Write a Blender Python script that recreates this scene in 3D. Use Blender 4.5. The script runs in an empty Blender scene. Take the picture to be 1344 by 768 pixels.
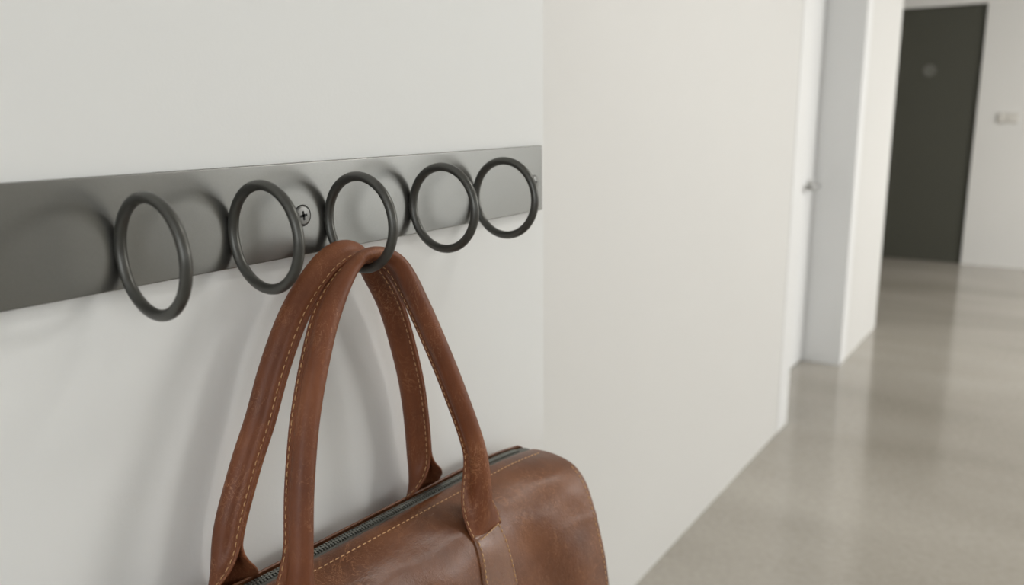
import bpy, bmesh, math, random
from math import sin, cos, pi, radians
from mathutils import Vector, Matrix
random.seed(7)
S = bpy.context.scene
COL = S.collection
H = 1.2842                      # camera height above the floor
WALL = -0.42                    # face of the near wall that carries the rail
FAR = -0.872                    # face of the set-back corridor wall
RAILX = -0.414                  # front face of the rail

# ------------------------------------------------------------------ materials
def new_mat(name):
    m = bpy.data.materials.new(name); m.use_nodes = True
    nt = m.node_tree
    return m, nt, nt.nodes['Principled BSDF']

def lin(r, g, b):
    f = lambda c: (c/255/12.92) if c/255 <= .04045 else ((c/255+.055)/1.055)**2.4
    return (f(r), f(g), f(b), 1)

def node(nt, kind, **kw):
    n = nt.nodes.new(kind)
    for k, v in kw.items():
        if k in n.inputs: n.inputs[k].default_value = v
        else: setattr(n, k, v)
    return n

def paint(name, col, rough=.6, bump=.06, scale=260, spec=.3):
    m, nt, b = new_mat(name)
    b.inputs['Roughness'].default_value = rough
    b.inputs['Specular IOR Level'].default_value = spec
    tc = node(nt, 'ShaderNodeTexCoord')
    n1 = node(nt, 'ShaderNodeTexNoise', Scale=1.3, Detail=4.0)
    nt.links.new(tc.outputs['Object'], n1.inputs['Vector'])
    r = node(nt, 'ShaderNodeValToRGB')
    r.color_ramp.elements[0].color = tuple(c*.975 for c in col[:3]) + (1,)
    r.color_ramp.elements[1].color = tuple(min(1, c*1.02) for c in col[:3]) + (1,)
    nt.links.new(n1.outputs['Fac'], r.inputs['Fac'])
    nt.links.new(r.outputs['Color'], b.inputs['Base Color'])
    n2 = node(nt, 'ShaderNodeTexNoise', Scale=scale, Detail=5.0)
    nt.links.new(tc.outputs['Object'], n2.inputs['Vector'])
    bp = node(nt, 'ShaderNodeBump', Strength=bump, Distance=.001)
    nt.links.new(n2.outputs['Fac'], bp.inputs['Height'])
    nt.links.new(bp.outputs['Normal'], b.inputs['Normal'])
    return m

M_NEAR = paint('paint_near_wall', (.795, .80, .785, 1), bump=.07, scale=420)
M_WALL = paint('paint_warm_white', (.70, .694, .676, 1))
M_TRIM = paint('paint_cool_white', (.81, .815, .815, 1), rough=.4, bump=.0)
M_CEIL = paint('paint_ceiling', (.82, .82, .80, 1))
M_DOOR = paint('paint_charcoal_door', lin(74, 74, 66), rough=.5, bump=.02)
M_SWITCH = paint('switch_plastic', lin(206, 203, 197), rough=.35, bump=0)
M_PLAQUE = paint('plaque_grey', lin(104, 104, 98), rough=.4, bump=0)

def metal_paint(name, col, rough, metallic, bump=.05, stretch=(1, 1, 1)):
    m, nt, b = new_mat(name)
    b.inputs['Metallic'].default_value = metallic
    tc = node(nt, 'ShaderNodeTexCoord')
    mp = node(nt, 'ShaderNodeMapping'); mp.inputs['Scale'].default_value = stretch
    nt.links.new(tc.outputs['Object'], mp.inputs['Vector'])
    n = node(nt, 'ShaderNodeTexNoise', Scale=900.0, Detail=3.0)
    nt.links.new(mp.outputs['Vector'], n.inputs['Vector'])
    n3 = node(nt, 'ShaderNodeTexNoise', Scale=25.0, Detail=3.0)
    nt.links.new(mp.outputs['Vector'], n3.inputs['Vector'])
    mr = node(nt, 'ShaderNodeMapRange'); mr.inputs['To Min'].default_value = rough-.03; mr.inputs['To Max'].default_value = rough+.05
    nt.links.new(n3.outputs['Fac'], mr.inputs['Value'])
    nt.links.new(mr.outputs['Result'], b.inputs['Roughness'])
    r = node(nt, 'ShaderNodeValToRGB')
    r.color_ramp.elements[0].color = tuple(c*.93 for c in col[:3]) + (1,)
    r.color_ramp.elements[1].color = tuple(c*1.05 for c in col[:3]) + (1,)
    nt.links.new(n.outputs['Fac'], r.inputs['Fac'])
    nt.links.new(r.outputs['Color'], b.inputs['Base Color'])
    bp = node(nt, 'ShaderNodeBump', Strength=bump, Distance=.0003)
    nt.links.new(n.outputs['Fac'], bp.inputs['Height'])
    nt.links.new(bp.outputs['Normal'], b.inputs['Normal'])
    return m
M_RAIL = metal_paint('rail_grey_metal', (.215, .215, .202, 1), .31, .92)
M_RING = metal_paint('ring_dark_metal', (.084, .083, .075, 1), .33, .6)
M_SCREW = metal_paint('screw_metal', (.2, .2, .19, 1), .38, .8)
M_SLOT = metal_paint('screw_recess', (.012, .012, .011, 1), .7, 0)
M_CHROME = metal_paint('handle_metal', (.45, .45, .44, 1), .3, 1)
M_TAPE = metal_paint('zipper_tape_cloth', lin(106, 106, 100), .8, 0, bump=.5)
M_TEETH = metal_paint('zipper_teeth_metal', lin(128, 130, 124), .42, .6)
M_THREAD = metal_paint('tan_thread', lin(208, 166, 120), .6, 0)

def leather(name, dark, mid, light, rough=.42, spec=.4):
    m, nt, b = new_mat(name)
    L = nt.links.new
    tc = node(nt, 'ShaderNodeTexCoord')
    big = node(nt, 'ShaderNodeTexNoise', Scale=16.0, Detail=7.0, Roughness=.6)
    L(tc.outputs['Object'], big.inputs['Vector'])
    r = node(nt, 'ShaderNodeValToRGB')
    e = r.color_ramp.elements
    e[0].position = .28; e[0].color = dark
    e[1].position = .74; e[1].color = light
    k = e.new(.5); k.color = mid
    L(big.outputs['Fac'], r.inputs['Fac'])
    # fine pale scuffs: thin veins of warped noise
    wv = node(nt, 'ShaderNodeTexNoise', Scale=34.0, Detail=5.0, Roughness=.65, Distortion=1.6)
    L(tc.outputs['Object'], wv.inputs['Vector'])
    sb = node(nt, 'ShaderNodeMath', operation='SUBTRACT'); sb.inputs[1].default_value = .5
    L(wv.outputs['Fac'], sb.inputs[0])
    ab = node(nt, 'ShaderNodeMath', operation='ABSOLUTE'); L(sb.outputs[0], ab.inputs[0])
    mr = node(nt, 'ShaderNodeMapRange')
    mr.inputs['From Min'].default_value = 0; mr.inputs['From Max'].default_value = .016
    mr.inputs['To Min'].default_value = 1; mr.inputs['To Max'].default_value = 0
    L(ab.outputs[0], mr.inputs['Value'])
    msk = node(nt, 'ShaderNodeTexNoise', Scale=22.0, Detail=2.0)
    L(tc.outputs['Object'], msk.inputs['Vector'])
    mk = node(nt, 'ShaderNodeMapRange')
    mk.inputs['From Min'].default_value = .5; mk.inputs['From Max'].default_value = .72
    mk.inputs['To Max'].default_value = .6
    L(msk.outputs['Fac'], mk.inputs['Value'])
    mu = node(nt, 'ShaderNodeMath', operation='MULTIPLY')
    L(mr.outputs['Result'], mu.inputs[0]); L(mk.outputs['Result'], mu.inputs[1])
    mx = node(nt, 'ShaderNodeMix', data_type='RGBA')
    L(mu.outputs[0], mx.inputs['Factor']); L(r.outputs['Color'], mx.inputs['A'])
    mx.inputs['B'].default_value = lin(186, 132, 92)
    mp2 = node(nt, 'ShaderNodeMapping'); mp2.inputs['Rotation'].default_value = (.5, .9, .4); mp2.inputs['Scale'].default_value = (1, 1, .35)
    L(tc.outputs['Object'], mp2.inputs['Vector'])
    w2 = node(nt, 'ShaderNodeTexNoise', Scale=150.0, Detail=3.0, Roughness=.6, Distortion=2.2)
    L(mp2.outputs['Vector'], w2.inputs['Vector'])
    s2 = node(nt, 'ShaderNodeMath', operation='SUBTRACT'); s2.inputs[1].default_value = .5; L(w2.outputs['Fac'], s2.inputs[0])
    a2 = node(nt, 'ShaderNodeMath', operation='ABSOLUTE'); L(s2.outputs[0], a2.inputs[0])
    r2 = node(nt, 'ShaderNodeMapRange'); r2.inputs['From Max'].default_value = .02; r2.inputs['To Min'].default_value = .75; r2.inputs['To Max'].default_value = 0
    L(a2.outputs[0], r2.inputs['Value'])
    m2 = node(nt, 'ShaderNodeTexNoise', Scale=30.0, Detail=3.0); L(tc.outputs['Object'], m2.inputs['Vector'])
    k2 = node(nt, 'ShaderNodeMapRange'); k2.inputs['From Min'].default_value = .42; k2.inputs['From Max'].default_value = .68; L(m2.outputs['Fac'], k2.inputs['Value'])
    u2 = node(nt, 'ShaderNodeMath', operation='MULTIPLY'); L(r2.outputs['Result'], u2.inputs[0]); L(k2.outputs['Result'], u2.inputs[1])
    x2 = node(nt, 'ShaderNodeMix', data_type='RGBA'); L(u2.outputs[0], x2.inputs['Factor']); L(mx.outputs['Result'], x2.inputs['A'])
    x2.inputs['B'].default_value = lin(176, 128, 94)
    L(x2.outputs['Result'], b.inputs['Base Color'])
    rr = node(nt, 'ShaderNodeMapRange'); rr.inputs['To Min'].default_value = rough-.06; rr.inputs['To Max'].default_value = rough+.12
    L(big.outputs['Fac'], rr.inputs['Value']); L(rr.outputs['Result'], b.inputs['Roughness'])
    v = node(nt, 'ShaderNodeTexVoronoi', Scale=900.0)
    L(tc.outputs['Object'], v.inputs['Vector'])
    nz = node(nt, 'ShaderNodeTexNoise', Scale=140.0, Detail=4.0)
    L(tc.outputs['Object'], nz.inputs['Vector'])
    b1 = node(nt, 'ShaderNodeBump', Strength=.25, Distance=.0003)
    L(v.outputs['Distance'], b1.inputs['Height'])
    b2 = node(nt, 'ShaderNodeBump', Strength=.35, Distance=.0008)
    L(nz.outputs['Fac'], b2.inputs['Height']); L(b1.outputs['Normal'], b2.inputs['Normal'])
    L(b2.outputs['Normal'], b.inputs['Normal'])
    b.inputs['Specular IOR Level'].default_value = spec
    return m
M_LEATHER = leather('brown_leather', lin(84, 49, 30), lin(108, 66, 41), lin(130, 84, 55), .35, .42)
M_STRAP = leather('brown_strap_leather', lin(93, 52, 32), lin(114, 66, 41), lin(135, 84, 55), .44, .3)
M_PATCH = leather('patch_leather', lin(108, 74, 56), lin(122, 86, 66), lin(136, 98, 78), .24)

def concrete():
    m, nt, b = new_mat('polished_concrete')
    L = nt.links.new
    tc = node(nt, 'ShaderNodeTexCoord')
    mp = node(nt, 'ShaderNodeMapping'); mp.inputs['Scale'].default_value = (.55, 1.5, 1)
    mp.inputs['Rotation'].default_value = (0, 0, radians(18))
    L(tc.outputs['Object'], mp.inputs['Vector'])
    n1 = node(nt, 'ShaderNodeTexNoise', Scale=1.0, Detail=2.0, Roughness=.5, Distortion=0)
    L(mp.outputs['Vector'], n1.inputs['Vector'])
    r = node(nt, 'ShaderNodeValToRGB'); e = r.color_ramp.elements
    e[0].position = .3; e[0].color = lin(146, 140, 130)
    e[1].position = .72; e[1].color = lin(172, 167, 158)
    L(n1.outputs['Fac'], r.inputs['Fac'])
    n2 = node(nt, 'ShaderNodeTexNoise', Scale=45.0, Detail=4.0)
    L(tc.outputs['Object'], n2.inputs['Vector'])
    mx = node(nt, 'ShaderNodeMix', data_type='RGBA', blend_type='SOFT_LIGHT'); mx.inputs['Factor'].default_value = .25
    L(r.outputs['Color'], mx.inputs['A']); L(n2.outputs['Fac'], mx.inputs['B'])
    L(mx.outputs['Result'], b.inputs['Base Color'])
    mr = node(nt, 'ShaderNodeMapRange'); mr.inputs['To Min'].default_value = .10; mr.inputs['To Max'].default_value = .18
    L(n1.outputs['Fac'], mr.inputs['Value']); L(mr.outputs['Result'], b.inputs['Roughness'])
    bp = node(nt, 'ShaderNodeBump', Strength=.0, Distance=.004)
    L(n1.outputs['Fac'], bp.inputs['Height']); L(bp.outputs['Normal'], b.inputs['Normal'])
    b.inputs['Specular IOR Level'].default_value = .6
    return m
M_FLOOR = concrete()
def glass():
    m, nt, b = new_mat('window_glass')
    b.inputs['Base Color'].default_value = (.95, .98, 1, 1)
    b.inputs['Transmission Weight'].default_value = 1
    b.inputs['Roughness'].default_value = 0
    return m
M_GLASS = glass()

# ------------------------------------------------------------------ mesh helpers
def link(name, bm, mat, parent=None, smooth=True, bevel=0, segs=2):
    me = bpy.data.meshes.new(name)
    bmesh.ops.recalc_face_normals(bm, faces=bm.faces)
    bm.to_mesh(me); bm.free()
    me.materials.append(mat)
    if smooth:
        for p in me.polygons: p.use_smooth = True
    o = bpy.data.objects.new(name, me); COL.objects.link(o)
    if parent: o.parent = parent
    if bevel:
        md = o.modifiers.new('edge', 'BEVEL'); md.width = bevel; md.segments = segs; md.limit_method = 'ANGLE'
        md.harden_normals = True
    return o

def box(bm, x0, x1, y0, y1, z0, z1):
    vs = [bm.verts.new((x, y, z)) for x in (x0, x1) for y in (y0, y1) for z in (z0, z1)]
    for f in ((0, 1, 3, 2), (4, 6, 7, 5), (0, 4, 5, 1), (2, 3, 7, 6), (0, 2, 6, 4), (1, 5, 7, 3)):
        bm.faces.new([vs[i] for i in f])
    return vs

def box_obj(name, b, mat, parent=None, bevel=0):
    bm = bmesh.new(); box(bm, *b)
    return link(name, bm, mat, parent, smooth=bool(bevel), bevel=bevel)

def structure(name, boxes, mat, bevel=0):
    bm = bmesh.new()
    for b in boxes: box(bm, *b)
    o = link(name, bm, mat, None, smooth=bool(bevel), bevel=bevel)
    o['kind'] = 'structure'
    return o

def thing(name, label, cat, loc=(0, 0, 0), group=None):
    o = bpy.data.objects.new(name, None); COL.objects.link(o)
    o.empty_display_size = .05
    o.location = loc
    o['label'] = label; o['category'] = cat
    if group: o['group'] = group
    return o

def keep(o, root):
    """parent to root while the mesh is written in world coordinates"""
    o.parent = root
    o.matrix_parent_inverse = Matrix.Translation(root.location).inverted()
    return o

def frame_of(axis):
    a = Vector(axis).normalized()
    h = Vector((0, 0, 1)) if abs(a.z) < .9 else Vector((1, 0, 0))
    u = a.cross(h).normalized(); v = a.cross(u)
    return a, u, v

def lathe(bm, origin, axis, prof, n=48):
    a, u, v = frame_of(axis); o = Vector(origin)
    rings = []
    for d, r in prof:
        if r < 1e-7: rings.append([bm.verts.new(o+a*d)])
        else: rings.append([bm.verts.new(o+a*d+(u*cos(2*pi*k/n)+v*sin(2*pi*k/n))*r) for k in range(n)])
    for A, B in zip(rings, rings[1:]):
        for k in range(n):
            q = [A[k % len(A)], A[(k+1) % n % len(A)], B[(k+1) % n % len(B)], B[k % len(B)]]
            w = []
            for x in q:
                if x not in w: w.append(x)
            if len(w) > 2: bm.faces.new(w)

def catmull(pts, n):
    """resample a list of tuples (any dimension) evenly in parameter, n samples per span"""
    out = []
    P = [pts[0]] + list(pts) + [pts[-1]]
    for i in range(1, len(P)-2):
        a, b, c, d = P[i-1:i+3]
        for k in range(n):
            t = k/n
            out.append(tuple(.5*((2*b[j])+(-a[j]+c[j])*t+(2*a[j]-5*b[j]+4*c[j]-d[j])*t*t+(-a[j]+3*b[j]-3*c[j]+d[j])*t**3) for j in range(len(b))))
    out.append(tuple(pts[-1]))
    return out

def resample(path, n):
    """path: list of tuples whose first three entries are a position; even spacing"""
    d = [0]
    for a, b in zip(path, path[1:]): d.append(d[-1]+(Vector(b[:3])-Vector(a[:3])).length)
    out = []; j = 0
    for i in range(n):
        s = d[-1]*i/(n-1)
        while j < len(d)-2 and d[j+1] < s: j += 1
        t = (s-d[j])/max(d[j+1]-d[j], 1e-9)
        out.append(tuple(path[j][k]*(1-t)+path[j+1][k]*t for k in range(len(path[j]))))
    return out, d[-1]

def stitches(bm, pts, pitch=.0046, run=.0032, rad=.00042, jitter=.00008):
    """little thread dashes along a polyline of Vectors; ends dip into the leather"""
    path = [tuple(p[0])+tuple(p[1]) for p in pts]     # position, normal
    d = [0]
    for a, b in zip(path, path[1:]): d.append(d[-1]+(Vector(b[:3])-Vector(a[:3])).length)
    def at(s):
        j = 0
        lo, hi = 0, len(d)-2
        while lo < hi:
            m = (lo+hi+1)//2
            if d[m] <= s: lo = m
            else: hi = m-1
        j = lo; t = min(1, (s-d[j])/max(d[j+1]-d[j], 1e-9))
        v = [path[j][k]*(1-t)+path[j+1][k]*t for k in range(6)]
        return Vector(v[:3]), Vector(v[3:]).normalized()
    s = pitch*.3
    while s+run < d[-1]:
        p0, n0 = at(s); p1, n1 = at(s+run)
        t = (p1-p0).normalized(); n = (n0+n1).normalized(); b = t.cross(n)
        if b.length < .1: s += pitch; continue
        b.normalize()
        off = b*random.uniform(-jitter, jitter)
        prev = None
        for q, h, r in ((0, -.0003, .5), (.15, .00015, .95), (.5, .0003, 1), (.85, .00015, .95), (1, -.0003, .5)):
            c = p0.lerp(p1, q)+n*h+off
            ring = [bm.verts.new(c+(b*cos(k*pi/3)+n*sin(k*pi/3))*rad*r) for k in range(6)]
            if prev:
                for k in range(6): bm.faces.new([prev[k], prev[(k+1) % 6], ring[(k+1) % 6], ring[k]])
            else: bm.faces.new(ring[::-1])
            prev = ring
        bm.faces.new(prev)
        s += pitch*random.uniform(.97, 1.03)

# ------------------------------------------------------------------ the room
CZ = 2.62
structure('floor', [(-3.2, 4.35, -3.0, 8.05, -.1, 0)], M_FLOOR)
structure('ceiling', [(-3.2, 4.35, -3.0, 8.05, CZ, CZ+.1)], M_CEIL)
structure('wall_near', [(-1.4, WALL, -2.85, .6758, 0, CZ)], M_NEAR)
DY0, DY1, DH = 3.332, 4.284, 2.06          # side doorway in the corridor wall
structure('wall_left', [(-1.4, FAR, .6758, DY0, 0, CZ), (-1.4, FAR, DY1, 5.20, 0, CZ), (-1.4, FAR, DY0, DY1, DH, CZ)], M_WALL)
structure('wall_side', [(-3.2, -3.05, 5.20, 7.8, 0, CZ), (-3.2, -1.4, 5.05, 5.20, 0, CZ)], M_WALL)
# end wall with the charcoal door set in it
EX0, EX1, EH = -1.62, -.684, 2.105
EY = 7.80
structure('wall_end', [(-3.2, EX0, EY, EY+.2, 0, CZ), (EX1, 4.35, EY, EY+.2, 0, CZ), (EX0, EX1, EY, EY+.2, EH, CZ)], M_WALL)
# right-hand wall with two window openings (daylight)
RX = 4.2
W1 = (4.25, 5.6, .08, 2.5)
W2 = (-2.2, 0.6, .9, 2.4)  # unseen opening, added to let in fill
W4 = (5.8, 7.65, .08, 2.5)
W3 = (-.2, 2.2, .9, 2.4)          # unseen, added for light from behind; in the back wall, spans X
rb = []; y = -2.85
for a, b, z0, z1 in (W2, W1, W4):
    rb += [(RX, RX+.15, y, a, 0, CZ), (RX, RX+.15, a, b, 0, z0), (RX, RX+.15, a, b, z1, CZ)]; y = b
structure('wall_right', rb+[(RX, RX+.15, y, EY, 0, CZ)], M_WALL)
structure('wall_back', [(-1.4, W3[0], -3.0, -2.85, 0, CZ), (W3[1], 4.35, -3.0, -2.85, 0, CZ), (W3[0], W3[1], -3.0, -2.85, 0, W3[2]), (W3[0], W3[1], -3.0, -2.85, W3[3], CZ)], M_WALL)
for i, (y0, y1, z0, z1) in enumerate((W1, W2, W4)):
    bm = bmesh.new(); f = .05; x0, x1 = RX+.05, RX+.10
    box(bm, x0, x1, y0, y1, z0, z0+f); box(bm, x0, x1, y0, y1, z1-f, z1)
    n = 3 if i == 0 else 2
    for k in range(n+1):
        yy = y0+(y1-y0-f)*k/n
        box(bm, x0, x1, yy, yy+f, z0+f, z1-f)
    w = link('window_%d' % (1, 2, 4)[i], bm, M_TRIM, smooth=False); w['kind'] = 'structure'
    g = box_obj('glass_pane', (RX+.07, RX+.076, y0+f, y1-f, z0+f, z1-f), M_GLASS, w)

bm = bmesh.new()
for a in (W3[0], (W3[0]+W3[1])/2-.025, W3[1]-.05): box(bm, a, a+.05, -2.95, -2.90, W3[2], W3[3])
box(bm, W3[0], W3[1], -2.95, -2.90, W3[2]-.0, W3[2]+.05); box(bm, W3[0], W3[1], -2.95, -2.90, W3[3]-.05, W3[3])
w = link('window_3', bm, M_TRIM, smooth=False); w['kind'] = 'structure'
box_obj('glass_pane', (W3[0]+.05, W3[1]-.05, -2.93, -2.924, W3[2]+.05, W3[3]-.05), M_GLASS, w)

# charcoal door at the end of the corridor
door2 = structure('door_2', [(EX0+.004, EX1-.004, EY+.02, EY+.065, .001, EH-.004)], M_DOOR, bevel=.002)
bm = bmesh.new()
lathe(bm, (-1.066, EY+.02, H+.314), (0, -1, 0), [(0, .050), (.004, .050), (.006, .047), (.006, .030), (.0045, .027), (.0045, 0)])
pl = link('round_plaque', bm, M_PLAQUE, door2, bevel=0); pl['label'] = 'pale grey round plaque'
bm = bmesh.new()
lathe(bm, (EX0+.07, EY+.02, 1.0), (0, -1, 0), [(0, .027), (.008, .026), (.009, .011), (.045, .010), (.05, 0)], 32)
box(bm, EX0+.06, EX0+.19, EY-.035, EY-.018, .991, 1.009)
link('door_handle', bm, M_CHROME, door2)
structure('door_frame_end', [(EX0-.001, EX0+.004, EY+.0, EY+.08, 0, EH), (EX1-.004, EX1+.001, EY+.0, EY+.08, 0, EH), (EX0, EX1, EY, EY+.08, EH-.004, EH+.001)], M_DOOR).name = 'trim_4'

# white side door, set back in its opening, seen almost edge on
door1 = structure('door_1', [(-1.105, -1.060, DY0+.012, DY1-.012, .006, DH-.012)], M_TRIM, bevel=.002)
bm = bmesh.new()
lathe(bm, (-1.060, 4.17, H-.36), (1, 0, 0), [(0, .026), (.008, .025), (.010, .011), (.048, .010), (.052, 0)], 32)
box(bm, -1.022, -1.004, 4.055, 4.18, H-.370, H-.350)
hd = link('door_handle', bm, M_CHROME, door1); hd['label'] = 'grey metal lever handle'
structure('trim_1', [(-1.16, FAR+.003, DY0-.13, DY0, 0, DH+.07), (FAR, FAR+.003, DY0, DY1, DH, DH+.07)], M_TRIM, bevel=.002)
structure('trim_2', [(FAR-.001, FAR+.003, DY1, DY1+.11, 0, DH+.07)], M_TRIM, bevel=.002)
structure('trim_3', [(-1.16, FAR, DY1-.004, DY1+.001, 0, DH), (-1.115, -1.095, DY0, DY1, 0, DH)], M_TRIM)

# light switch on the end wall
ls = thing('light_switch', 'pale double light switch on the end wall right of the charcoal door', 'light switch', (-.455, EY, 1.21))
keep(box_obj('wall_plate', (-.535, -.385, EY-.009, EY, 1.17, 1.25), M_SWITCH, bevel=.003), ls)
for k in range(2):
    keep(box_obj('rocker', (-.525+.069*k, -.465+.069*k, EY-.014, EY-.008, 1.18, 1.24), M_SWITCH, bevel=.002), ls)

# ------------------------------------------------------------------ rail with rings
RT, RB = H-.0300, H-.0905
RY0, RY1 = .127, .6645
rail = thing('hook_rail', 'grey metal wall rail with five upright dark metal rings and cross-head screws', 'hook rail', (WALL, (RY0+RY1)/2, RB))
keep(box_obj('back_plate', (WALL, RAILX, RY0, RY1, RB, RT), M_RAIL, bevel=.0007), rail)
RR, Rr = .03033, .00315
RZ = H-.0687
ring_y = [.2373, .3089, .3863, .4730, .5536]
ring_dz = [-.0010, -.0003, -.0005, .0005, .0007]
def torus_mesh():
    bm = bmesh.new(); n, k = 96, 20
    vs = [[bm.verts.new(((RR+Rr*cos(2*pi*j/k))*cos(2*pi*i/n), Rr*sin(2*pi*j/k), (RR+Rr*cos(2*pi*j/k))*sin(2*pi*i/n))) for j in range(k)] for i in range(n)]
    for i in range(n):
        for j in range(k):
            bm.faces.new([vs[i][j], vs[(i+1) % n][j], vs[(i+1) % n][(j+1) % k], vs[i][(j+1) % k]])
    # short weld stud where the ring meets the plate
    lathe(bm, (-RR-Rr-.0004, 0, 0), (1, 0, 0), [(-.0002, .0030), (.0014, .0026), (.003, .0022)], 20)
    me = bpy.data.meshes.new('ring'); bmesh.ops.recalc_face_normals(bm, faces=bm.faces)
    bm.to_mesh(me); bm.free(); me.materials.append(M_RING)
    for p in me.polygons: p.use_smooth = True
    return me
tm = torus_mesh()
for y, dz in zip(ring_y, ring_dz):
    o = bpy.data.objects.new('ring', tm); COL.objects.link(o)
    o.location = (RAILX+RR+Rr*.75, y, RZ+dz); o.rotation_euler = (0, 0, -.05)
    keep(o, rail)
for y, z, a in ((.1412, H-.064, .3), (.3669, H-.0644, .12), (.6500, H-.0640, .5)):
    bm = bmesh.new()
    lathe(bm, (RAILX, y, z), (1, 0, 0), [(.0000, .0066), (.0004, .0066), (.0009, .0062), (.0011, .0052), (.0012, 0)], 48)
    sc = keep(link('screw', bm, M_SCREW), rail)
    bm = bmesh.new()                      # dark seat ring round the head
    lathe(bm, (RAILX, y, z), (1, 0, 0), [(.0001, .0072), (.00035, .0070), (.00035, .0064)], 48)
    # cross recess
    c, s_ = cos(a), sin(a)
    for ang in (a, a+pi/2):
        u = Vector((0, cos(ang), sin(ang))); w = Vector((0, -sin(ang), cos(ang)))
        o0 = Vector((RAILX+.00125, y, z))
        pr = [(-.0031, -.0005), (-.0028, -.0008), (-.0008, -.0009), (.0008, -.0009), (.0028, -.0008), (.0031, -.0005), (.0031, .0005), (.0028, .0008), (.0008, .0009), (-.0008, .0009), (-.0028, .0008), (-.0031, .0005)]
        top = [bm.verts.new(o0+u*p+w*q) for p, q in pr]
        bot = [bm.verts.new(o0+u*p+w*q-Vector((.0006, 0, 0))) for p, q in pr]
        bm.faces.new(top)
        for k in range(len(pr)): bm.faces.new([top[k], top[(k+1) % len(pr)], bot[(k+1) % len(pr)], bot[k]])
    r = link('cross_recess', bm, M_SLOT, smooth=False); keep(r, rail)
    r.parent = sc; r.matrix_parent_inverse = Matrix.Identity(4)

# ------------------------------------------------------------------ the bag
bag = thing('leather_handbag', 'brown leather zip-top handbag hanging by two looped handles from the middle ring', 'handbag', (-.37, .386, H-.55))
YB0, YB1 = .168, .606
def zt(Y):
    z = -.2836-(Y-.286)*.0495
    e = max(0, Y-.53); z -= e*e*1.15
    e = max(0, .24-Y); z -= e*e*1.15
    return z
MID = [(-.3862, -.0052), (-.3858, -.0012), (-.3815, .0004), (-.3745, -.0010), (-.365, -.0050), (-.354, -.0115), (-.3445, -.0195), (-.336, -.034), (-.3305, -.055), (-.325, -.085), (-.318, -.125), (-.313, -.165), (-.315, -.215), (-.325, -.245), (-.345, -.256), (-.375, -.256), (-.400, -.249), (-.4095, -.230), (-.4105, -.16), (-.4100, -.09), (-.4080, -.035), (-.4040, -.010), (-.4018, -.0012), (-.4000, -.0010), (-.3994, -.0052)]
END = [(-.3862, -.0052), (-.3858, -.0012), (-.3815, .0004), (-.371, .0010), (-.360, .0005), (-.348, -.0022), (-.338, -.0070), (-.328, -.0180), (-.320, -.036), (-.3108, -.062), (-.3030, -.095), (-.3008, -.14), (-.307, -.205), (-.320, -.242), (-.345, -.256), (-.375, -.256), (-.400, -.249), (-.4095, -.230), (-.4105, -.16), (-.4100, -.09), (-.4080, -.035), (-.4040, -.010), (-.4018, -.0012), (-.4000, -.0010), (-.3994, -.0052)]
NC = len(MID)
def smooth(a, b, x):
    t = min(1, max(0, (x-a)/(b-a))); return t*t*(3-2*t)
def section(Y):
    w = max(smooth(.485, .60, Y), smooth(.285, .175, Y)) if Y > .386 or True else 0
    w = smooth(.485, .60, Y) if Y > .386 else smooth(0, 1, (.287-Y)/.11)
    return [(a[0]*(1-w)+b[0]*w, a[1]*(1-w)+b[1]*w) for a, b in zip(MID, END)]
def body_pt(v, Y):
    """v: control index (float); closed Catmull-Rom section"""
    c = section(Y); i = int(math.floor(v)) % NC; t = v-math.floor(v)
    a, b, d, e = c[(i-1) % NC], c[i], c[(i+1) % NC], c[(i+2) % NC]
    q = [.5*((2*b[j])+(-a[j]+d[j])*t+(2*a[j]-5*b[j]+4*d[j]-e[j])*t*t+(-a[j]+3*b[j]-3*d[j]+e[j])*t**3) for j in (0, 1)]
    # soft sags of worn leather on the front panel
    f = smooth(3, 6, v)*(1-smooth(12, 14, v))
    q[0] += f*.0011*sin(Y*47+v*.9)+f*.0006*sin(Y*110-v*1.7)
    # a short crease across the far end of the panel
    q[0] += .0005*math.exp(-((q[1]+.047)/.0028)**2)*smooth(.540, .568, Y)*(1 if v < 12 else 0)
    return Vector((q[0], Y, H+zt(Y)+q[1]))
def body_nrm(v, Y):
    a = body_pt(v+.02, Y)-body_pt(v-.02, Y); b = body_pt(v, Y+.0005)-body_pt(v, Y-.0005)
    n = b.cross(a).normalized()
    c = Vector((-.365, Y, H+zt(Y)-.13))
    return n if n.dot(body_pt(v, Y)-c) > 0 else -n
def v_at_z(z, Y, lo=2, hi=12):
    for _ in range(40):
        m = (lo+hi)/2
        if body_pt(m, Y).z > z: lo = m
        else: hi = m
    return lo
bm = bmesh.new()
SUB = 10; NV = NC*SUB
ER = .011
Ys = []
for k in range(9): Ys.append((YB0, 1-k/8))
nY = 110
for k in range(1, nY): Ys.append((YB0+(YB1-YB0)*k/nY, 0))
for k in range(9): Ys.append((YB1, k/8))
rows = []
for Y, ph in Ys:
    a = ph*pi/2; Yin = min(max(Y, YB0+ER), YB1-ER)
    if ph or Y in (YB0, YB1):
        Yp = (YB0+ER-ER*sin(a)) if Y == YB0 else (YB1-ER+ER*sin(a))
        sx, sz = 1-ER*(1-cos(a))/.045, 1-ER*(1-cos(a))/.125
    else:
        if Y < YB0+ER or Y > YB1-ER: continue
        Yp = Y; sx = sz = 1
    row = []
    for j in range(NV):
        p = body_pt(j/SUB, Yin)
        cx, cz = -.365, H+zt(Yin)-.13
        row.append(bm.verts.new((cx+(p.x-cx)*sx, Yp, cz+(p.z-cz)*sz)))
    rows.append(row)
for A, B in zip(rows, rows[1:]):
    for j in range(NV): bm.faces.new([A[j], A[(j+1) % NV], B[(j+1) % NV], B[j]])
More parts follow.
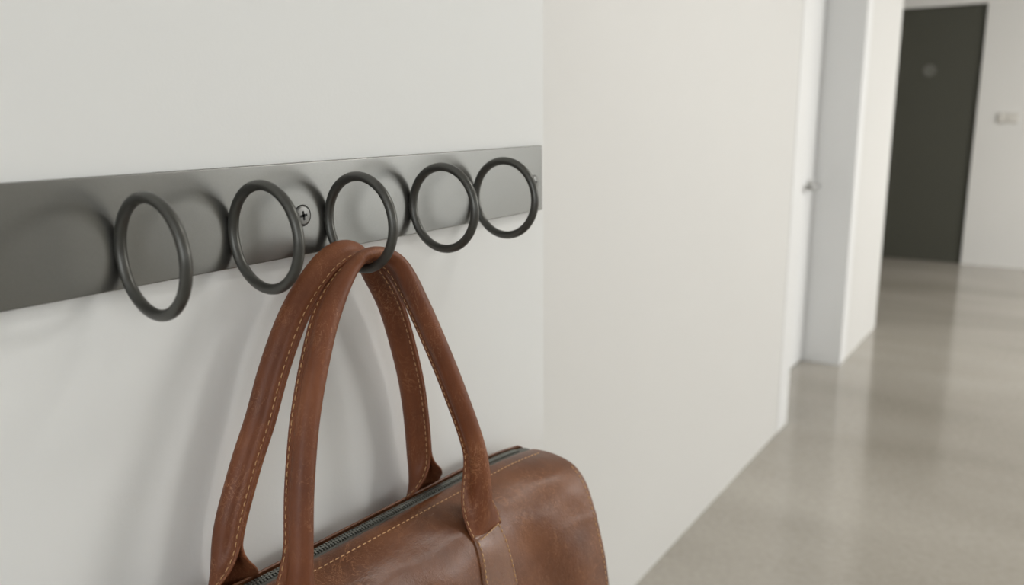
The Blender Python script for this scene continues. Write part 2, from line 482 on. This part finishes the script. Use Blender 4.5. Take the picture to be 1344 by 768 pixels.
for row, sgn in ((rows[0], -1), (rows[-1], 1)):
    prev = row
    c = sum((v.co for v in row), Vector())/len(row)
    for s in (.9, .7, .45, .2):
        cur = [bm.verts.new(c.lerp(v.co, s)+Vector((0, sgn*.0025*(1-s), 0))) for v in row]
        for j in range(NV): bm.faces.new([prev[j], prev[(j+1) % NV], cur[(j+1) % NV], cur[j]])
        prev = cur
    cv = bm.verts.new(c+Vector((0, sgn*.003, 0)))
    for j in range(NV): bm.faces.new([prev[j], prev[(j+1) % NV], cv])
body = keep(link('body', bm, M_LEATHER), bag)

# zip: cloth tape in the slot and two rows of teeth
bm = bmesh.new()
prof = [(-.3992, -.0030), (-.3950, -.0019), (-.3924, -.0016), (-.3895, -.0019), (-.3862, -.0028)]
prev = None
for k in range(90):
    Y = YB0+.004+(YB1-YB0-.008)*k/89
    dz = -.0015*(smooth(YB1-.012, YB1, Y)+smooth(YB0+.012, YB0, Y) if False else 0)
    row = [bm.verts.new((x, Y, H+zt(Y)+z+dz)) for x, z in prof]+[bm.verts.new((x, Y, H+zt(Y)+z+dz-.001)) for x, z in prof[::-1]]
    if prev:
        for j in range(len(row)): bm.faces.new([prev[j], prev[(j+1) % len(row)], row[(j+1) % len(row)], row[j]])
    else: bm.faces.new(row)
    prev = row
bm.faces.new(prev)
tape = keep(link('zipper_tape', bm, M_TAPE), bag); tape['label'] = 'grey green zipper tape'
bm = bmesh.new()
Y = YB0+.012; k = 0
while Y < YB1-.022:
    s = 1 if k % 2 else -1
    x = -.3923+s*.0012; z = H+zt(Y)-.0011
    box(bm, x-.0019, x+.0019, Y-.00055, Y+.00055, z-.0008, z+.0009)
    Y += .00125; k += 1
tt = link('zipper_teeth', bm, M_TEETH, smooth=False, bevel=.0002); keep(tt, bag)
tt.parent = tape; tt.matrix_parent_inverse = Matrix.Identity(4)

# seams: along the zip on both rims and round the far and near ends of the front panel
bm = bmesh.new()
stitches(bm, [(body_pt(3.08, .180+.0030*k), body_nrm(3.08, .180+.0030*k)) for k in range(138)], pitch=.0050, run=.0034, rad=.00046)
keep(link('rim_stitching', bm, M_THREAD), bag)
for Ye in (YB1-.0125, YB0+.0125):
    bm = bmesh.new()
    stitches(bm, [(body_pt(5.6+.06*k, Ye), body_nrm(5.6+.06*k, Ye)) for k in range(120)], pitch=.0050, run=.0034, rad=.00036)
    keep(link('edge_stitching', bm, M_THREAD), bag)

# ---- handles: one strap rolled into a tube, its two edges stitched together as a flange
B_ = radians(62)
LF = .0042
def half_len(r): return r*(pi/2+B_)
def strap_section(t, wscale=1.0, n=17, r=.0071, th=.0016):
    """half cross-section from the spine: list of (lateral, depth, heading)"""
    L1 = r*(pi/2+B_); L2 = .0034*B_+.0030
    Lt = L1+L2+LF
    pts = []; x = y = 0.; N = 120; ds = Lt/N
    close = 1-t
    for i in range(N+1):
        s = i*ds
        if s < L1: h = s/r
        elif s < L1+L2: h = (pi/2+B_)-B_*(s-L1)/L2
        else: h = pi/2
        pts.append((x, y, h*close))
        x += cos(h*close)*ds*wscale; y += sin(h*close)*ds*wscale
    return pts, N, Lt
# correct closure so flange halves touch: measure final lateral and rescale radius numerically
def closed_x(r):
    p, N, _ = strap_section(0, r=r); return p[-1][0]
lo, hi = .004, .010
for _ in range(40):
    m = (lo+hi)/2
    if closed_x(m) > .00085: hi = m
    else: lo = m
R_T = .0071
def sec(t, ws):
    p, N, Lt = strap_section(t, ws, r=R_T)
    # shift lateral progressively so the closed flange halves meet
    ex = strap_section(0, 1, r=R_T)[0][-1][0]-.00085
    out = []
    for i, (x, y, h) in enumerate(p):
        s = i/N
        out.append((x-ex*(1-t)*max(0, (s-.45)/.55)**1.3, y, h))
    return out, Lt

def make_handle(name, keys, sgn, apex_tilt, shrink, sc):
    """keys: (x, y, z, open 0..1); sgn: direction of the flange along X"""
    path, length = resample(catmull(keys, 12), 230)
    pos = [Vector(q[:3]) for q in path]
    for _ in range(28):                  # relax the centre line so that it bends evenly
        pos = [pos[0]]+[(pos[i-1]+pos[i]*2+pos[i+1])/4 for i in range(1, len(pos)-1)]+[pos[-1]]
    path = [tuple(p)+q[3:] for p, q in zip(pos, path)]
    th = .0016
    outer, inner, seams = [], [], [[], []]
    idx = list(range(0, 121, 5))
    zc0 = max(k[2] for k in keys)
    for i, q in enumerate(path):
        p = Vector(q[:3]); t = min(1, max(0, q[3]))
        a = Vector(path[max(0, i-1)][:3]); b = Vector(path[min(len(path)-1, i+1)][:3])
        T = (b-a).normalized()
        w = smooth(.035, 0, zc0-p.z)
        F = Vector((sgn, 0, -apex_tilt*w)); F -= T*F.dot(T); F.normalize()
        L = T.cross(F).normalized()
        ws = 1-shrink*t
        S2, Lt = sec(t, ws)
        depth = R_T*(1-t)*sc
        spine = p-F*depth; k_ = sc+(1-sc)*t; la = 1-.40*smooth(.030, .004, zc0-p.z)
        ro, ri = [], []
        for side in (-1, 1):
            seq = [S2[k] for k in idx]
            if side == -1: seq = seq[::-1][:-1]
            for x, y, h in seq:
                nx, ny = sin(h), -cos(h)
                wob = 1
                P = spine+L*(side*x*k_*la)+F*(y*k_)
                Nn = L*(side*nx)+F*ny
                ro.append(P+Nn*th/2); ri.append(P-Nn*th/2)
            x, y, h = S2[120-10]
            P = spine+L*(side*x*k_*la)+F*(y*k_); Nn = L*(side*sin(h))-F*cos(h)
            seams[0 if side == -1 else 1].append((P+Nn*(th/2+.0001), Nn))
        outer.append(ro); inner.append(ri)
    bm = bmesh.new()
    O = [[bm.verts.new(v) for v in r] for r in outer]; I = [[bm.verts.new(v) for v in r] for r in inner]
    n = len(O[0])
    for A, B in zip(O, O[1:]):
        for j in range(n-1): bm.faces.new([A[j], A[j+1], B[j+1], B[j]])
    for A, B in zip(I, I[1:]):
        for j in range(n-1): bm.faces.new([A[j+1], A[j], B[j], B[j+1]])
    for (A, B), (C, D) in zip(zip(O, O[1:]), zip(I, I[1:])):
        bm.faces.new([A[0], B[0], D[0], C[0]]); bm.faces.new([A[-1], C[-1], D[-1], B[-1]])
    for A, C in ((O[0], I[0]), (O[-1], I[-1])):
        for j in range(n-1): bm.faces.new([A[j], C[j], C[j+1], A[j+1]])
    o = keep(link(name, bm, M_STRAP), bag)
    bm = bmesh.new()
    for s in seams: stitches(bm, s, pitch=.0050, run=.0034, rad=.00031)
    st = keep(link('stitching', bm, M_THREAD), bag)
    st.parent = o; st.matrix_parent_inverse = Matrix.Identity(4)
    return o

def surf(Y, z, off):
    v = v_at_z(H+z, Y); return tuple(body_pt(v, Y)+body_nrm(v, Y)*off)
fr = [(-.3684, .4080, -.0965), (-.3648, .4171, -.1179), (-.3615, .4258, -.1382), (-.3548, .4416, -.1808), (-.3504, .4501, -.2083), (-.3473, .4561, -.2281), (-.3441, .4605, -.2483)]
fl = [(-.3690, .3640, -.0945), (-.3667, .3502, -.1058), (-.3644, .3382, -.1202), (-.3598, .3216, -.1492), (-.3553, .3083, -.1778), (-.3529, .3030, -.1928), (-.3489, .2949, -.2183), (-.3455, .2895, -.2445)]
br = [(-.3968, .4040, -.0975), (-.3981, .4214, -.1219), (-.3991, .4324, -.1439), (-.4013, .4479, -.1896), (-.4026, .4543, -.2189), (-.4032, .4570, -.2400)]
bl = [(-.3967, .3640, -.0935), (-.3975, .3502, -.1088), (-.3982, .3375, -.1237), (-.3996, .3205, -.1548), (-.4011, .3080, -.1864), (-.4018, .2996, -.2017), (-.4031, .2883, -.2288), (-.4037, .2827, -.2423)]
def wz(l, t=0): return [(x, y, H+z, t) for x, y, z in l]
def endkeys(Y, zs, offs, ts):
    out = []
    for z, off, t in zip(zs, offs, ts):
        x, y, zz = surf(Y, z, off); out.append((x, Y, H+z, t))
    return out
FRE = [(-.3425, .4620, H-.262, .08), (-.3416, .4634, H-.275, .24), (-.3408, .4642, H-.288, .46), (-.3402, .4648, H-.301, .74)]+endkeys(.4650, (-.3145,), (.0022,), (1,))
FLE = [(-.3440, .2868, H-.2577, .08), (-.3420, .2858, H-.268, .24), (-.3410, .2850, H-.280, .46), (-.3402, .2848, H-.292, .74)]+endkeys(.2848, (-.3055,), (.0022,), (1,))
front = make_handle('handle', FLE[::-1]+wz(fl[::-1])+[(-.3722, .3740, H-.0898, 0), (-.3724, .3865, H-.0878, 0), (-.3716, .3985, H-.0912, 0)]+wz(fr)+FRE, -1, .45, .40, .86)
front['label'] = 'front rolled handle'
BRE = [(-.4036, .4584, H-.257, .0), (-.4046, .4598, H-.268, .10), (-.4062, .4612, H-.281, .42), (-.4092, .4625, H-.298, .82), (-.4125, .4630, H-.335, 1)]
BLE = [(-.4040, .2800, H-.252, .0), (-.4050, .2788, H-.262, .12), (-.4062, .2778, H-.275, .45), (-.4092, .2772, H-.292, .82), (-.4125, .2770, H-.330, 1)]
back = make_handle('handle', BLE[::-1]+wz(bl[::-1])+[(-.3936, .3740, H-.0868, 0), (-.3930, .3850, H-.0848, 0), (-.3938, .3960, H-.0885, 0)]+wz(br)+BRE, 1, .3, .28, .95)
back['label'] = 'back rolled handle nearer the wall'

# patches that sew the front handle ends to the panel
for Yc, zt0 in ((.4650, -.3115), (.2848, -.3025)):
    NU, NW = 14, 24
    top, bot = [], []
    seam = []
    zl = .056
    def grid(u, w, off):                 # u 0..1 down, w -1..1 across
        hw = .0170+.0045*u
        Y = Yc+hw*w
        z = zt0-.003*w*0-zl*u
        v = v_at_z(H+z, Y)
        return body_pt(v, Y)+body_nrm(v, Y)*off, body_nrm(v, Y)
    bm = bmesh.new()
    T = [[None]*(NW+1) for _ in range(NU+1)]; Bt = [[None]*(NW+1) for _ in range(NU+1)]
    for i in range(NU+1):
        for j in range(NW+1):
            u, w = i/NU, 2*j/NW-1
            # rounded lower corners
            if u > .9: w *= 1-.06*((u-.9)/.1)**2
            e = min(1, min(1-abs(2*j/NW-1), 1-u)*14)
            T[i][j] = bm.verts.new(grid(u, w, .0016+.0007*e)[0]); Bt[i][j] = bm.verts.new(grid(u, w, -.0005)[0])
    for i in range(NU):
        for j in range(NW):
            bm.faces.new([T[i][j], T[i+1][j], T[i+1][j+1], T[i][j+1]]); bm.faces.new([Bt[i][j], Bt[i][j+1], Bt[i+1][j+1], Bt[i+1][j]])
    for j in range(NW):
        bm.faces.new([T[0][j], T[0][j+1], Bt[0][j+1], Bt[0][j]]); bm.faces.new([T[NU][j], Bt[NU][j], Bt[NU][j+1], T[NU][j+1]])
    for i in range(NU):
        bm.faces.new([T[i][0], Bt[i][0], Bt[i+1][0], T[i+1][0]]); bm.faces.new([T[i][NW], T[i+1][NW], Bt[i+1][NW], Bt[i][NW]])
    pt = keep(link('handle_patch', bm, M_PATCH), bag); pt['label'] = 'smooth sewn leather patch'
    bm = bmesh.new()
    for w in (-.87, .87):
        stitches(bm, [grid(.07+.88*k/30, w, .0025) for k in range(31)], pitch=.0042, run=.0029, rad=.00042)
    stitches(bm, [grid(.95, -.85+1.7*k/20, .0025) for k in range(21)], pitch=.0042, run=.0029, rad=.00042)
    stitches(bm, [grid(.075, -.85+1.7*k/20, .0040) for k in range(21)], pitch=.0036, run=.0028, rad=.00050)
    st = keep(link('stitching', bm, M_THREAD), bag)
    st.parent = pt; st.matrix_parent_inverse = Matrix.Identity(4)

# ------------------------------------------------------------------ daylight and added fill lights
w = bpy.data.worlds.new('daylight'); S.world = w; w.use_nodes = True
w.node_tree.nodes['Background'].inputs['Color'].default_value = (.86, .93, 1, 1)
w.node_tree.nodes['Background'].inputs['Strength'].default_value = 1.0
def area(name, loc, rot, sx, sy, power, col):
    l = bpy.data.lights.new(name, 'AREA'); l.shape = 'RECTANGLE'; l.size = sx; l.size_y = sy
    l.energy = power; l.color = col
    o = bpy.data.objects.new(name, l); COL.objects.link(o)
    o.location = loc; o.rotation_euler = rot
    return o
def side_window(name, W, power, col):
    area(name, (RX-.02, (W[0]+W[1])/2, (W[2]+W[3])/2), (0, radians(90), 0), W[3]-W[2]-.1, W[1]-W[0]-.1, power, col)
side_window('skylight_middle_window', W1[:2]+(1.65, 2.5), 76, (1, .985, .955))
side_window('fill_near_window', W2, 12, (1, .99, .97))  # added soft fill, placed at the unseen near window
side_window('groundlight_middle_window', W1[:2]+(.08, 1.65), 14, (1, .99, .97))
side_window('daylight_end_window', W4, 20, (1, .99, .97))
area('fill_back_window', ((W3[0]+W3[1])/2, -2.83, (W3[2]+W3[3])/2), (radians(90), 0, 0), 2.3, 1.4, 33, (.97, .985, 1))  # added fill from behind the camera for the reveal and end wall
area('fill_light_near', (.6, 1.9, CZ-.02), (0, 0, 0), .3, 1.0, 17, (1, .98, .94))  # added fill without a fixture, brightens the rail wall towards its end
area('fill_light_middle', (1.9, 3.5, CZ-.02), (0, 0, 0), .3, 1.2, 7, (1, .98, .95))  # added fill, no fixture; lifts the doorway reveal and end wall
area('fill_light_far', (2.3, 6.3, CZ-.02), (0, 0, 0), 1.2, .3, 72, (1, .98, .94))  # added to brighten the end wall and floor, no real lamp there
# ------------------------------------------------------------------ camera
f_, yaw, pitch, roll = 1.07493568, .59540133, .21559312, -.0094241
fw = Vector((-sin(yaw)*cos(pitch), cos(yaw)*cos(pitch), -sin(pitch)))
r0 = Vector((cos(yaw), sin(yaw), 0)); u0 = r0.cross(fw)
rt = r0*cos(roll)+u0*sin(roll); up = -r0*sin(roll)+u0*cos(roll)
cam = bpy.data.cameras.new('camera'); co = bpy.data.objects.new('camera', cam); COL.objects.link(co)
m = Matrix.Identity(4)
for i in range(3):
    m[i][0] = rt[i]; m[i][1] = up[i]; m[i][2] = -fw[i]
m[2][3] = H
co.matrix_world = m
cam.sensor_width = 36; cam.lens = 36*f_*1000/1344
cam.clip_start = .01
cam.dof.use_dof = True; cam.dof.focus_distance = .54; cam.dof.aperture_fstop = 6.3
S.camera = co
S.view_settings.view_transform = 'Standard'; S.view_settings.look = 'None'
S.view_settings.gamma = 1; S.view_settings.use_curve_mapping = False
S.view_settings.exposure = -.06
S.cycles.use_denoising = True
S.cycles.max_bounces = 10; S.cycles.diffuse_bounces = 6
